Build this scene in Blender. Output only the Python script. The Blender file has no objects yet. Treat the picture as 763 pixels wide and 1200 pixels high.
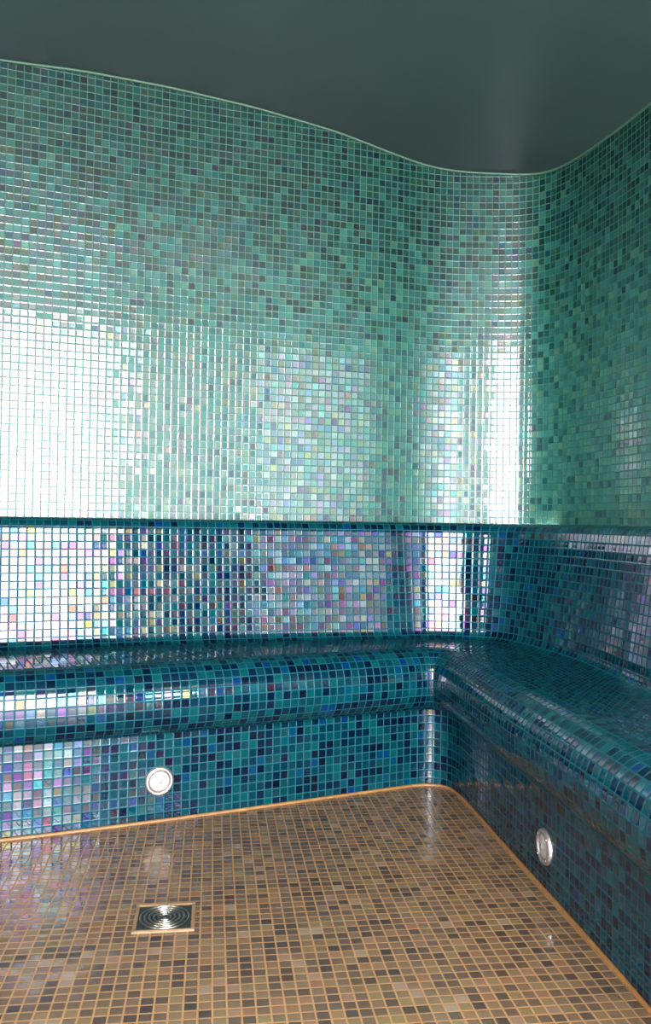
import bpy, bmesh, math, random
import numpy as np
from mathutils import Vector, Matrix

C = bpy.context.scene.collection
sc = bpy.context.scene
PI = math.pi
EYE = 0.84          # eye height = height of the bench's back edge
P = 0.025           # pitch of the glass mosaic

# ------------------------------------------------------------------ camera
pit, rol = math.radians(0.70), math.radians(0.83)
fw = Vector((0, math.cos(pit), math.sin(pit)))
u0 = Vector((0, -math.sin(pit), math.cos(pit)))
rt = Vector((1, 0, 0)) * math.cos(rol) + u0 * math.sin(rol)
up = u0 * math.cos(rol) - Vector((1, 0, 0)) * math.sin(rol)
cd = bpy.data.cameras.new('camera')
cam = bpy.data.objects.new('camera', cd); C.objects.link(cam)
m = Matrix((rt, up, -fw)).transposed().to_4x4(); m.translation = (0, 0, EYE)
cam.matrix_world = m
cd.sensor_fit = 'HORIZONTAL'; cd.sensor_width = 36; cd.lens = 36 * 1000 / 763
cd.clip_start = 0.02
sc.camera = cam

# ------------------------------------------------------------------ daylight and exposure
W = bpy.data.worlds.new('daylight'); sc.world = W; W.use_nodes = True
bg = W.node_tree.nodes['Background']
bg.inputs['Color'].default_value = (0.93, 0.98, 1.0, 1); bg.inputs['Strength'].default_value = 75
DOOR = (-0.25, 1.06, 0.02, 2.28)       # opening of the doorway behind the camera: x0, x1, z0, z1
WIN = (-2.3, -1.6, 1.2, 2.00)
YF = -0.32                            # inner face of that wall
for k, (a, b, c, d) in enumerate((DOOR, WIN)):
    L = bpy.data.lights.new('daylight_portal', 'AREA'); L.shape = 'RECTANGLE'
    L.size = b - a; L.size_y = d - c; L.cycles.is_portal = True
    o = bpy.data.objects.new('daylight_portal', L); C.objects.link(o)
    o.location = ((a + b) / 2, YF - 0.16, (c + d) / 2); o.rotation_euler = (PI / 2, 0, 0)
vs = sc.view_settings
vs.view_transform = 'Standard'; vs.look = 'None'; vs.gamma = 1; vs.exposure = 0
vs.use_curve_mapping = False
sc.cycles.max_bounces = 8; sc.cycles.diffuse_bounces = 4; sc.cycles.glossy_bounces = 6
sc.cycles.sample_clamp_indirect = 40
sc.cycles.caustics_reflective = True
sc.cycles.blur_glossy = 0.3

# ------------------------------------------------------------------ node helpers
class NT:
    def __init__(s, name):
        s.m = bpy.data.materials.new(name); s.m.use_nodes = True
        s.t = s.m.node_tree; s.n = s.t.nodes; s.b = s.n['Principled BSDF']
    def new(s, typ, **kw):
        n = s.n.new(typ)
        for k, v in kw.items(): setattr(n, k, v)
        return n
    def set(s, sock, v):
        if isinstance(v, bpy.types.NodeSocket): s.t.links.new(v, sock)
        else: sock.default_value = v
    def math(s, op, a, b=0.0, c=0.0, clamp=False):
        n = s.new('ShaderNodeMath', operation=op, use_clamp=clamp)
        s.set(n.inputs[0], a); s.set(n.inputs[1], b); s.set(n.inputs[2], c)
        return n.outputs[0]
    def vmath(s, op, a, b=(0, 0, 0), sc=None):
        n = s.new('ShaderNodeVectorMath', operation=op)
        s.set(n.inputs[0], a); s.set(n.inputs[1], b)
        if sc is not None: s.set(n.inputs['Scale'], sc)
        return n.outputs[0]
    def mix(s, f, a, b):
        n = s.new('ShaderNodeMix', data_type='RGBA')
        s.set(n.inputs[0], f); s.set(n.inputs[6], a); s.set(n.inputs[7], b)
        return n.outputs[2]
    def ss(s, v, a, b, o0=0.0, o1=1.0):
        n = s.new('ShaderNodeMapRange', interpolation_type='SMOOTHSTEP')
        s.set(n.inputs[0], v); s.set(n.inputs[1], a); s.set(n.inputs[2], b)
        s.set(n.inputs[3], o0); s.set(n.inputs[4], o1)
        return n.outputs[0]
    def ramp(s, v, stops, interp='LINEAR'):
        n = s.new('ShaderNodeValToRGB'); cr = n.color_ramp; cr.interpolation = interp
        while len(cr.elements) > 1: cr.elements.remove(cr.elements[-1])
        cr.elements[0].position = stops[0][0]; cr.elements[0].color = (*stops[0][1], 1)
        for p_, c_ in stops[1:]:
            e = cr.elements.new(p_); e.color = (*c_, 1)
        s.set(n.inputs[0], v)
        return n.outputs[0]

def mosaic(name, stops, grout, ior=2.0, tint_sat=0.5, tilt=0.05, rough=(0.10, 0.22), bump=0.0008,
           grout_rough=0.6, seed=0.0, high=None, edge=9.0, haze=0.0, dim=0.4):
    """small square glass tiles laid out on the UV map (metres)"""
    q = NT(name)
    uv = q.new('ShaderNodeUVMap', uv_map='UVMap').outputs[0]
    g = q.vmath('SCALE', uv, sc=1.0 / P)
    cell = q.vmath('FLOOR', g)
    fr = q.vmath('FRACTION', g)
    wn = q.new('ShaderNodeTexWhiteNoise', noise_dimensions='3D')
    q.set(wn.inputs['Vector'], q.vmath('ADD', cell, (17.3 + seed, 5.1, 3.7)))
    wn2 = q.new('ShaderNodeTexWhiteNoise', noise_dimensions='3D')
    q.set(wn2.inputs['Vector'], q.vmath('ADD', cell, (91.7, 43.1 + seed, 9.9)))
    rv, rc = wn.outputs['Value'], wn.outputs['Color']
    rv2, rc2 = wn2.outputs['Value'], wn2.outputs['Color']
    s1 = q.new('ShaderNodeSeparateXYZ'); q.set(s1.inputs[0], fr)
    ex = q.math('MINIMUM', s1.outputs[0], q.math('SUBTRACT', 1.0, s1.outputs[0]))
    ey = q.math('MINIMUM', s1.outputs[1], q.math('SUBTRACT', 1.0, s1.outputs[1]))
    e = q.math('MINIMUM', ex, ey)
    mask = q.ss(e, 0.045, 0.085)
    def dome(v):                            # softly pillowed glass, steepest at its rim
        a_ = q.math('POWER', q.math('MULTIPLY_ADD', v, -2.0, 1.0, clamp=True), edge)
        return q.math('SUBTRACT', 1.0, a_)
    hgt = q.math('MULTIPLY', dome(ex), dome(ey))
    col = q.ramp(rv, stops)
    if high is not None:                    # tile colours turn to a darker ramp from the ledge to the ceiling
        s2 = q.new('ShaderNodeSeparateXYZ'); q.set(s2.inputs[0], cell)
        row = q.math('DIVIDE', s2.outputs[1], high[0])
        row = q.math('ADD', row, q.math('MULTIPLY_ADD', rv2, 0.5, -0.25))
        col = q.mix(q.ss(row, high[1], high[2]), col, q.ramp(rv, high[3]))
    base = q.mix(mask, (*grout, 1), col)
    q.set(q.b.inputs['Base Color'], base)
    q.set(q.b.inputs['Roughness'], q.mix(mask, (grout_rough,) * 3 + (1,), q.ramp(rv2, [(0, (rough[0],) * 3), (1, (rough[1],) * 3)])))
    q.b.inputs['IOR'].default_value = ior
    q.b.inputs['Coat Weight'].default_value = haze; q.b.inputs['Coat Roughness'].default_value = 0.36
    # the oily film on each tile reflects its own hue
    s3 = q.new('ShaderNodeSeparateXYZ'); q.set(s3.inputs[0], rc2)
    hs = q.new('ShaderNodeCombineColor', mode='HSV')
    q.set(hs.inputs[0], q.math('FRACT', q.math('MULTIPLY_ADD', s3.outputs[0], 0.72, 0.45))); q.set(hs.inputs[1], q.math('MULTIPLY', s3.outputs[1], tint_sat))
    q.set(hs.inputs[2], q.math('MULTIPLY_ADD', q.math('POWER', s3.outputs[2], 1.6), 1.0 - dim, dim))
    q.set(q.b.inputs['Specular Tint'], q.mix(mask, (0.2, 0.2, 0.2, 1), hs.outputs[0]))
    bp = q.new('ShaderNodeBump'); bp.inputs['Strength'].default_value = 1.0
    bp.inputs['Distance'].default_value = bump
    q.set(bp.inputs['Height'], hgt)
    t = q.vmath('SCALE', q.vmath('SUBTRACT', rc, (0.5, 0.5, 0.5)), sc=tilt)
    q.set(q.b.inputs['Normal'], q.vmath('NORMALIZE', q.vmath('ADD', bp.outputs[0], t)))
    return q.m

def plain(name, col, rough=0.5, metal=0.0, noise=0.0, nscale=8.0, ior=1.45, bump=0.0):
    q = NT(name)
    q.b.inputs['Roughness'].default_value = rough; q.b.inputs['Metallic'].default_value = metal
    q.b.inputs['IOR'].default_value = ior
    tc = q.new('ShaderNodeTexCoord').outputs['Object']
    nz = q.new('ShaderNodeTexNoise'); nz.inputs['Scale'].default_value = nscale; nz.inputs['Detail'].default_value = 5
    q.set(nz.inputs['Vector'], tc)
    lo = tuple(c * (1 - noise) for c in col); hi = tuple(min(1, c * (1 + noise)) for c in col)
    q.set(q.b.inputs['Base Color'], q.ramp(nz.outputs[0], [(0.3, lo), (0.7, hi)]))
    if bump:
        bp = q.new('ShaderNodeBump'); bp.inputs['Distance'].default_value = bump
        q.set(bp.inputs['Height'], nz.outputs[0]); q.set(q.b.inputs['Normal'], bp.outputs[0])
    return q.m

teal_stops = [(0.0, (0.00012, 0.0018, 0.0054)), (0.22, (0.00012, 0.0042, 0.012)), (0.5, (0.00018, 0.0108, 0.018)),
              (0.75, (0.00018, 0.0174, 0.0228)), (0.92, (0.0003, 0.0258, 0.0288)), (1.0, (0.00018, 0.0084, 0.042))]
green_stops = [(0.0, (0.0012, 0.018, 0.021)), (0.10, (0.003, 0.030, 0.028)), (0.25, (0.006, 0.045, 0.037)),
               (0.6, (0.010, 0.058, 0.046)), (0.88, (0.015, 0.066, 0.049)), (1.0, (0.024, 0.066, 0.038))]
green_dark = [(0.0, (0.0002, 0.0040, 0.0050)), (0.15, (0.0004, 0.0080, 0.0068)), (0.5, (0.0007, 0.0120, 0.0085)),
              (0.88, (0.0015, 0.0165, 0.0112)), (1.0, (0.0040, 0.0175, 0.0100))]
M = {}
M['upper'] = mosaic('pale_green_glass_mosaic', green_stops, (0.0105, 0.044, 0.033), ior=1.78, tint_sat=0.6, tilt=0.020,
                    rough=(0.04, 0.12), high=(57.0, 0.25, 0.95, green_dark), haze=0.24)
M['teal'] = mosaic('dark_teal_glass_mosaic', teal_stops, (0.0008, 0.030, 0.039), ior=1.60, tint_sat=0.72, tilt=0.022,
                    rough=(0.04, 0.13), seed=3, dim=0.36)
M['floor'] = mosaic('brown_glass_mosaic', [(0.0, (0.026, 0.0175, 0.0135)), (0.15, (0.040, 0.0250, 0.0170)), (0.45, (0.062, 0.0380, 0.0230)),
                    (0.7, (0.080, 0.0490, 0.0265)), (0.85, (0.086, 0.0570, 0.0260)), (0.93, (0.094, 0.0450, 0.0250)), (1.0, (0.112, 0.083, 0.0580))],
                    (0.160, 0.083, 0.034), ior=2.0, tint_sat=0.7, tilt=0.035, rough=(0.07, 0.18), bump=0.0005, seed=8)
M['ceiling'] = plain('grey_green_plaster', (0.0088, 0.0228, 0.0195), 0.7, noise=0.12, nscale=2.5)
M['bead'] = plain('orange_grout', (0.12, 0.051, 0.0108), 0.6, noise=0.2, nscale=40)
M['top_bead'] = plain('green_sealant', (0.015, 0.042, 0.0252), 0.6, noise=0.1, nscale=30)
M['chrome'] = plain('brushed_chrome', (0.72, 0.68, 0.66), 0.22, metal=1.0, noise=0.05, nscale=60)
M['lens'] = plain('frosted_lens', (0.16, 0.15, 0.14), 0.4, noise=0.06, nscale=60)
M['ring'] = plain('satin_steel_ring', (0.32, 0.26, 0.24), 0.42, metal=0.9, noise=0.1, nscale=80)
M['satin'] = plain('satin_metal', (0.28, 0.245, 0.225), 0.5, metal=0.5, noise=0.15, nscale=80)
M['steel'] = plain('drain_steel', (0.40, 0.33, 0.28), 0.3, metal=1.0, noise=0.08, nscale=50)
M['dark'] = plain('dark_drain_pan', (0.004, 0.007, 0.007), 0.6, noise=0.2, nscale=40)
M['white'] = plain('white_frame_paint', (0.75, 0.76, 0.74), 0.4, noise=0.03)

# ------------------------------------------------------------------ curves of the room, in plan (metres)
Rp = [(-2.0, -.30), (-2.0, .7), (-1.95, 1.4), (-1.55, 1.90), (-.835, 2.228), (-.354, 2.435), (.061, 2.632), (.24, 2.718),
      (.33, 2.752), (.393, 2.735), (.430, 2.640), (.455, 2.47), (.487, 2.212), (.541, 1.80), (.578, 1.484), (.605, 1.15), (.63, .85)]
Bp = [(-2.42, -0.3), (-2.42, 0.8), (-2.33, 1.7), (-1.7296, 2.2919), (-1.0143, 2.5948), (-0.4756, 2.8023), (0.0681, 2.9594), (0.2541, 3.0073), (0.3455, 3.0312), (0.5091, 3.0176), (0.6128, 2.9619), (0.6954, 2.7711), (0.7563, 2.5004), (0.7851, 2.1393), (0.8471, 1.7038), (0.9031, 1.2567), (0.8989, 0.8516)]
Up = [(-2.6, -0.34), (-2.6, 0.8), (-2.5, 1.85), (-1.8454, 2.4224), (-1.0561, 2.7442), (-0.5124, 2.9508), (-0.0376, 3.0907), (0.2061, 3.1669), (0.3287, 3.2083), (0.4361, 3.2341), (0.5411, 3.2419), (0.6642, 3.2389), (0.7805, 3.2082), (0.8581, 3.1048), (0.9176, 2.9088), (0.9829, 2.6021), (1.0547, 2.0072), (1.1406, 1.2502), (1.1782, 0.6076), (1.26, -0.34)]

def spline(pts, per=14):
    """natural cubic spline through the points, the same number of samples in every span"""
    P_ = np.array(pts, float); n = len(P_)
    t = np.concatenate([[0], np.cumsum(np.sqrt(np.hypot(*np.diff(P_, axis=0).T)))])
    h = np.diff(t); A = np.zeros((n, n)); b = np.zeros((n, 2)); A[0, 0] = A[-1, -1] = 1
    for i in range(1, n - 1):
        A[i, i - 1] = h[i - 1]; A[i, i] = 2 * (h[i - 1] + h[i]); A[i, i + 1] = h[i]
        b[i] = 6 * ((P_[i + 1] - P_[i]) / h[i] - (P_[i] - P_[i - 1]) / h[i - 1])
    M2 = np.linalg.solve(A, b); out = []
    for i in range(n - 1):
        for k in range(per + (i == n - 2)):
            s = h[i] * k / per; a_ = h[i] - s
            out.append(M2[i] * a_**3 / (6 * h[i]) + M2[i + 1] * s**3 / (6 * h[i])
                       + (P_[i] / h[i] - M2[i] * h[i] / 6) * a_ + (P_[i + 1] / h[i] - M2[i + 1] * h[i] / 6) * s)
    return np.array(out)

def normals(c):
    d = np.gradient(c, axis=0); d /= np.hypot(d[:, 0], d[:, 1])[:, None]
    return np.stack([d[:, 1], -d[:, 0]], 1)          # to the right of travel: into the room

def arclen(c): return np.concatenate([[0], np.cumsum(np.hypot(*np.diff(c, axis=0).T))])
Rc, Bc, Uc = spline(Rp), spline(Bp), spline(Up)
Rn, Bn, Un = normals(Rc), normals(Bc), normals(Uc)
Ru, Bu, Uu = arclen(Rc), arclen(Bc), arclen(Uc)

CX = np.array([-2.8, -1.6, -1.06, -.82, -.55, -.27, .04, .2, .37, .535, .67, .81, .91, 1.0, 1.5])
CZ = np.array([2.27, 2.31, 2.318, 2.337, 2.338, 2.316, 2.268, 2.23, 2.197, 2.184, 2.18, 2.167, 2.152, 2.138, 2.10])
_xs = np.linspace(-3.2, 2.0, 521); _zs = np.interp(_xs, CX, CZ)
_k = np.exp(-np.linspace(-2, 2, 25)**2); _k /= _k.sum()
_zs = np.convolve(np.pad(_zs, 12, mode='edge'), _k, 'valid')
def ceil_z(x, y=3.0):            # the vault rises again towards the doorway
    t = min(max((2.1 - y) / 1.8, 0.0), 1.0)
    return float(np.interp(x, _xs, _zs)) + (2.42 - float(np.interp(x, _xs, _zs))) * t * t * (3 - 2 * t)

# ------------------------------------------------------------------ mesh helpers
def link(name, me, mat, parent=None, smooth=True):
    me.materials.append(mat)
    if smooth:
        for p_ in me.polygons: p_.use_smooth = True
    o = bpy.data.objects.new(name, me); C.objects.link(o)
    if parent: o.parent = parent
    return o

def grid_mesh(name, rows, uvs, mat, parent=None, flip=False):
    """rows: list of arrays (n,3), uvs: list of arrays (n,2)"""
    n = len(rows[0]); V = [tuple(v) for r in rows for v in r]
    F = []; U = []
    for j in range(len(rows) - 1):
        for i in range(n - 1):
            q = [(j, i), (j, i + 1), (j + 1, i + 1), (j + 1, i)]
            if flip: q.reverse()
            F.append([a * n + b for a, b in q]); U += [tuple(uvs[a][b]) for a, b in q]
    me = bpy.data.meshes.new(name); me.from_pydata(V, [], F); me.update()
    ul = me.uv_layers.new(name='UVMap')
    ul.data.foreach_set('uv', [c for u in U for c in u])
    return link(name, me, mat, parent)

def row(c, z): return np.column_stack([c, np.full(len(c), z) if np.isscalar(z) else z])

def struct(o, kind='structure'): o['kind'] = kind; return o

def tube(name, pts, rad, mat, parent=None, seg=8, closed=False):
    bm = bmesh.new(); rings = []; n = len(pts)
    for i, p_ in enumerate(pts):
        p_ = Vector(p_)
        a = Vector(pts[(i - 1) % n] if closed or i else pts[0]); b = Vector(pts[(i + 1) % n] if closed or i < n - 1 else pts[-1])
        d = (b - a).normalized(); s = d.cross(Vector((0, 0, 1)))
        s = s.normalized() if s.length > 1e-4 else Vector((1, 0, 0)); w = s.cross(d)
        rings.append([bm.verts.new(p_ + (s * math.cos(t) + w * math.sin(t)) * rad) for t in [2 * PI * k / seg for k in range(seg)]])
    for i in range(n if closed else n - 1):
        A, B = rings[i], rings[(i + 1) % n]
        for k in range(seg): bm.faces.new((A[k], A[(k + 1) % seg], B[(k + 1) % seg], B[k]))
    if not closed:
        bm.faces.new(rings[0]); bm.faces.new(rings[-1][::-1])
    bmesh.ops.recalc_face_normals(bm, faces=bm.faces)
    me = bpy.data.meshes.new(name); bm.to_mesh(me); bm.free()
    return link(name, me, mat, parent)

def lathe(name, prof, mat, parent=None, seg=48):
    """profile of (radius, z) turned about z"""
    bm = bmesh.new(); rings = []
    for r, z in prof:
        if r < 1e-6: rings.append([bm.verts.new((0, 0, z))])
        else: rings.append([bm.verts.new((r * math.cos(2 * PI * k / seg), r * math.sin(2 * PI * k / seg), z)) for k in range(seg)])
    for A, B in zip(rings, rings[1:]):
        for k in range(seg):
            k2 = (k + 1) % seg
            if len(A) == 1: bm.faces.new((A[0], B[k], B[k2]))
            elif len(B) == 1: bm.faces.new((A[k], A[k2], B[0]))
            else: bm.faces.new((A[k], A[k2], B[k2], B[k]))
    bmesh.ops.recalc_face_normals(bm, faces=bm.faces)
    me = bpy.data.meshes.new(name); bm.to_mesh(me); bm.free()
    return link(name, me, mat, parent)

def boxes(name, lst, mat, parent=None, bevel=0.0):
    bm = bmesh.new(); uvl = bm.loops.layers.uv.new('UVMap')
    for (x0, y0, z0, x1, y1, z1) in lst:
        g = bmesh.ops.create_cube(bm, size=1)
        for v in g['verts']:
            v.co = Vector((x0 if v.co.x < 0 else x1, y0 if v.co.y < 0 else y1, z0 if v.co.z < 0 else z1))
    if bevel: bmesh.ops.bevel(bm, geom=bm.edges[:], offset=bevel, segments=2, affect='EDGES')
    for f in bm.faces:
        n = f.normal if f.normal.length else Vector((0, 0, 1))
        f.normal_update(); n = f.normal
        for l in f.loops:
            c = l.vert.co
            l[uvl].uv = (c.x, c.z) if abs(n.y) > .6 else ((c.y, c.z) if abs(n.x) > .6 else (c.x, c.y))
    me = bpy.data.meshes.new(name); bm.to_mesh(me); bm.free()
    return link(name, me, mat, parent, smooth=False)

# ------------------------------------------------------------------ the room
LEDGE = EYE + 0.004
zt = np.array([ceil_z(x, y) for x, y in Uc])
fr = np.linspace(0, 1, 40)
rows, uvs = [], []
for f_ in fr:
    z = (LEDGE - 0.05) + (zt - (LEDGE - 0.05)) * f_
    rows.append(row(Uc, z)); uvs.append(np.column_stack([Uu, z - LEDGE]))
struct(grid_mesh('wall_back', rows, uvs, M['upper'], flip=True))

# floor plane, its tiles turned to run along the right-hand bench
a = math.radians(7.5)
ex_ = np.array([math.cos(a), math.sin(a)]); ey_ = np.array([-math.sin(a), math.cos(a)])
DC = np.array([-0.327, 1.811])                                  # centre of the drain
xs = np.linspace(-2.7, 1.5, 43); ys = np.linspace(-.9, 3.4, 44)
rows, uvs = [], []
for y in ys:
    c = np.column_stack([xs, np.full(len(xs), y)])
    rows.append(row(c, 0.0)); uvs.append(np.column_stack([(c - DC) @ ex_ + P * .0, (c - DC) @ ey_]))
struct(grid_mesh('floor', rows, uvs, M['floor']))

# vaulted ceiling
xs = np.linspace(-2.75, 1.45, 106); ys = np.linspace(-.5, 3.45, 60)
rows, uvs = [], []
for y in ys:
    z = np.array([ceil_z(x, y) for x in xs])
    rows.append(np.column_stack([xs, np.full(len(xs), y), z])); uvs.append(np.column_stack([xs, np.full(len(xs), y)]))
struct(grid_mesh('ceiling', rows, uvs, M['ceiling'], flip=True))

# wall behind the camera with its doorway and window
y0, y1 = YF - 0.16, YF
zc = 2.43
segs = [(-2.75, y0, 0, WIN[0], y1, zc), (WIN[0], y0, 0, WIN[1], y1, WIN[2]), (WIN[0], y0, WIN[3], WIN[1], y1, zc),
        (WIN[1], y0, 0, DOOR[0], y1, zc), (DOOR[0], y0, DOOR[3], DOOR[1], y1, zc), (DOOR[1], y0, 0, 1.45, y1, zc)]
struct(boxes('wall_front', segs, M['upper']))
t_ = 0.035
for nm, (xa, xb, za, zb) in (('door_1', DOOR), ('window_1', WIN)):
    lst = [(xa - .0, y0 - .01, za, xa + t_, y1 + .012, zb), (xb - t_, y0 - .01, za, xb, y1 + .012, zb), (xa, y0 - .01, zb - t_, xb, y1 + .012, zb)]
    if nm == 'window_1': lst.append((xa, y0 - .01, za, xb, y1 + .012, za + t_))
    struct(boxes(nm, lst, M['white'], bevel=0.003))

# beads along the floor and under the ceiling
struct(tube('trim_1', [(*(p_ + n_ * .003), .002) for p_, n_ in zip(Rc, Rn)], 0.0055, M['bead']))
struct(tube('trim_2', [(*(p_ + n_ * .003), ceil_z(p_[0], p_[1]) - .002) for p_, n_ in zip(Uc, Un)], 0.0055, M['top_bead']))

# ------------------------------------------------------------------ the tiled bench
bench = bpy.data.objects.new('tiled_bench', None); C.objects.link(bench)
bench.location = (0, 0, 0)
bench['label'] = 'dark teal mosaic bench with rounded seat edge wrapping round the corner below pale green wall'
bench['category'] = 'bench'
SEAT = 0.44
# riser: floor to the underside of the bullnose
rows, uvs = [], []
for z in np.linspace(-0.01, 0.27, 10):
    rows.append(row(Rc, z)); uvs.append(np.column_stack([Ru, np.full(len(Rc), z)]))
grid_mesh('riser', rows, uvs, M['teal'], bench, flip=True)
# seat: bullnose profile (offset from riser, z) then a flat loft to the foot of the backrest
r = 0.100; oc = -0.028; cz = SEAT - r
prof = [(-0.012, cz - r - .006)]
for k in range(25):
    t = math.radians(-100 + 190 * k / 24)
    sx, sz = math.cos(t), math.sin(t)                      # slightly flattened front
    prof.append((oc + r * math.copysign(abs(sx) ** 0.86, sx), cz + r * math.copysign(abs(sz) ** 0.86, sz)))
s = np.concatenate([[0], np.cumsum([math.hypot(b[0] - a_[0], b[1] - a_[1]) for a_, b in zip(prof, prof[1:])])])
rows, uvs = [], []
# keep the offset curve from folding over itself in the tight inner corner
def offs(c, n, o):
    q = c + n * o
    for _ in range(3): pass
    return q
for (o_, z), v in zip(prof, s):
    rows.append(row(offs(Rc, Rn, o_), z)); uvs.append(np.column_stack([Ru, np.full(len(Rc), v - s[-1])]))
front = offs(Rc, Rn, prof[-1][0])
back = Bc + Bn * 0.03
dist = np.hypot(*(back - front).T)
for f_ in np.linspace(0, 1, 13)[1:]:
    rows.append(row(front * (1 - f_) + back * f_, SEAT)); uvs.append(np.column_stack([Ru, dist * f_]))
grid_mesh('seat', rows, uvs, M['teal'], bench, flip=True)
# backrest: cove at the foot, slight lean, rounded nose, flat ledge back to the wall
prof = []
for k in range(7):
    t = math.radians(90 * k / 6); prof.append((0.030 - 0.030 * math.sin(t), SEAT + 0.030 - 0.030 * math.cos(t)))
for f_ in np.linspace(0, 1, 10)[1:]:
    prof.append((-0.045 * f_, SEAT + .03 + (LEDGE - .044 - SEAT - .03) * f_))
nr = 0.044
for k in range(1, 9):
    t = math.radians(90 * k / 8); prof.append((-0.045 - nr + nr * math.cos(t), LEDGE - nr + nr * math.sin(t)))
s = np.concatenate([[0], np.cumsum([math.hypot(b[0] - a_[0], b[1] - a_[1]) for a_, b in zip(prof, prof[1:])])])
rows, uvs = [], []
for (o_, z), v in zip(prof, s):
    rows.append(row(Bc + Bn * o_, z)); uvs.append(np.column_stack([Bu, np.full(len(Bc), v - s[17])]))
last = Bc + Bn * prof[-1][0]
near = np.array([Uc[int(np.argmin(np.hypot(*(Uc - p_).T)))] for p_ in last])
gap = np.hypot(*(near - last).T)
for w_ in (0.35, 0.7, 1.0):
    rows.append(row(last * (1 - w_) + near * w_, LEDGE)); uvs.append(np.column_stack([Bu, s[-1] - s[17] + gap * w_]))
grid_mesh('backrest', rows, uvs, M['teal'], bench, flip=True)
# tiled end of the bench by the doorway
e0, e1, n0 = Rc[-1], Bc[-1], Rn[-1]
poly = [(*(e0), 0.0)]
r_pts = [(oc + r * math.cos(math.radians(-100 + 190 * k / 12)), cz + r * math.sin(math.radians(-100 + 190 * k / 12))) for k in range(13)]
poly += [(*(e0 + n0 * o_), z) for o_, z in r_pts]
poly += [(*(e1 + Bn[-1] * .0), SEAT), (*(e1 - Bn[-1] * .045), LEDGE - .03), (*(e1 - Bn[-1] * .08), LEDGE), (*(e1 - Bn[-1] * .36), LEDGE), (*(e1 - Bn[-1] * .36), 0.0)]
me = bpy.data.meshes.new('end_panel'); me.from_pydata(poly, [], [list(range(len(poly)))]); me.update()
ul = me.uv_layers.new(name='UVMap')
for l in me.loops:
    v = me.vertices[l.vertex_index].co; ul.data[l.index].uv = (v.x, v.z)
link('end_panel', me, M['teal'], bench, smooth=False)

# ------------------------------------------------------------------ round fittings set in the bench front
def face_frame(o, target, z):
    """put an object on the riser at the plan point nearest to target, its +z pointing into the room"""
    i = int(np.argmin(np.hypot(*(Rc - np.array(target)).T)))
    p_, n_ = Rc[i], Rn[i]
    zax = Vector((n_[0], n_[1], 0)); xax = Vector((0, 0, 1)).cross(zax).normalized(); yax = zax.cross(xax)
    m_ = Matrix((xax, yax, zax)).transposed().to_4x4(); m_.translation = (p_[0], p_[1], z)
    o.matrix_world = m_

def fitting(target, z, label, lens_mat):
    t = bpy.data.objects.new('recessed_light', None); C.objects.link(t)
    t['label'] = label; t['category'] = 'light fitting'; t['group'] = 'round fittings in the bench front'
    R_ = 0.041
    lathe('bezel', [(R_, -.004), (R_, .003), (R_ - .003, .0075), (R_ - .008, .009), (R_ - .0115, .0065), (R_ - .013, .003), (R_ - .013, -.004)], M['ring'], t)
    rr = R_ - .0128
    pr = [(rr, .001), (rr, .0045)]
    for k in range(1, 4):                                    # shallow concentric steps round the centre
        q = rr * (1 - k * .2)
        pr += [(q + .0016, .0052 + k * .0006), (q, .0062 + k * .0006), (q - .0012, .0052 + k * .0006)]
    pr += [(rr * .22, .0085), (rr * .1, .0105), (0, .011)]
    lathe('lens', pr, lens_mat, t)
    for ang in (45, 135, 225, 315):
        sm = lathe('screw', [(.0022, .0085), (.0018, .0098), (0, .0102)], M['chrome'], t, seg=10)
        sm.location = ((R_ - .0075) * math.cos(math.radians(ang)), (R_ - .0075) * math.sin(math.radians(ang)), 0)
    face_frame(t, target, z)
fitting((-.463, 2.385), .112, 'round white-faced fitting in the left bench front above the floor drain', M['lens'])
fitting((.516, 1.97), .100, 'round grey metal fitting in the right bench front seen at a slant', M['satin'])

# ------------------------------------------------------------------ floor drain
dr = bpy.data.objects.new('floor_drain', None); C.objects.link(dr)
dr['label'] = 'square steel floor drain with concentric rings in brown mosaic floor'; dr['category'] = 'drain'
h = 0.0555; w = 0.008; zz = 0.004
boxes('frame', [(-h - w, -h - w, -.003, h + w, -h, zz), (-h - w, h, -.003, h + w, h + w, zz),
                (-h - w, -h, -.003, -h, h, zz), (h, -h, -.003, h + w, h, zz)],
      plain('tan_sealant_frame', (0.10, 0.055, 0.025), .7, noise=.15, nscale=60), dr, bevel=0.0012)
boxes('pan', [(-h, -h, -.003, h, h, .0008)], M['dark'], dr)
def torus(name, R_, r_, mat, parent, z):
    pts = [(R_ * math.cos(2 * PI * k / 56), R_ * math.sin(2 * PI * k / 56), z) for k in range(56)]
    return tube(name, pts, r_, mat, parent, seg=10, closed=True)
for R_, r_ in ((.051, .0022), (.0415, .0024), (.032, .0024), (.0225, .0022), (.013, .0022)):
    torus('ring', R_, r_, M['steel'], dr, .002)
lathe('hub', [(.0065, 0.0008), (.0065, .003), (.005, .0042), (0, .0045)], M['dark'], dr, seg=24)
dr.location = (DC[0], DC[1], 0.0005); dr.rotation_euler = (0, 0, a)
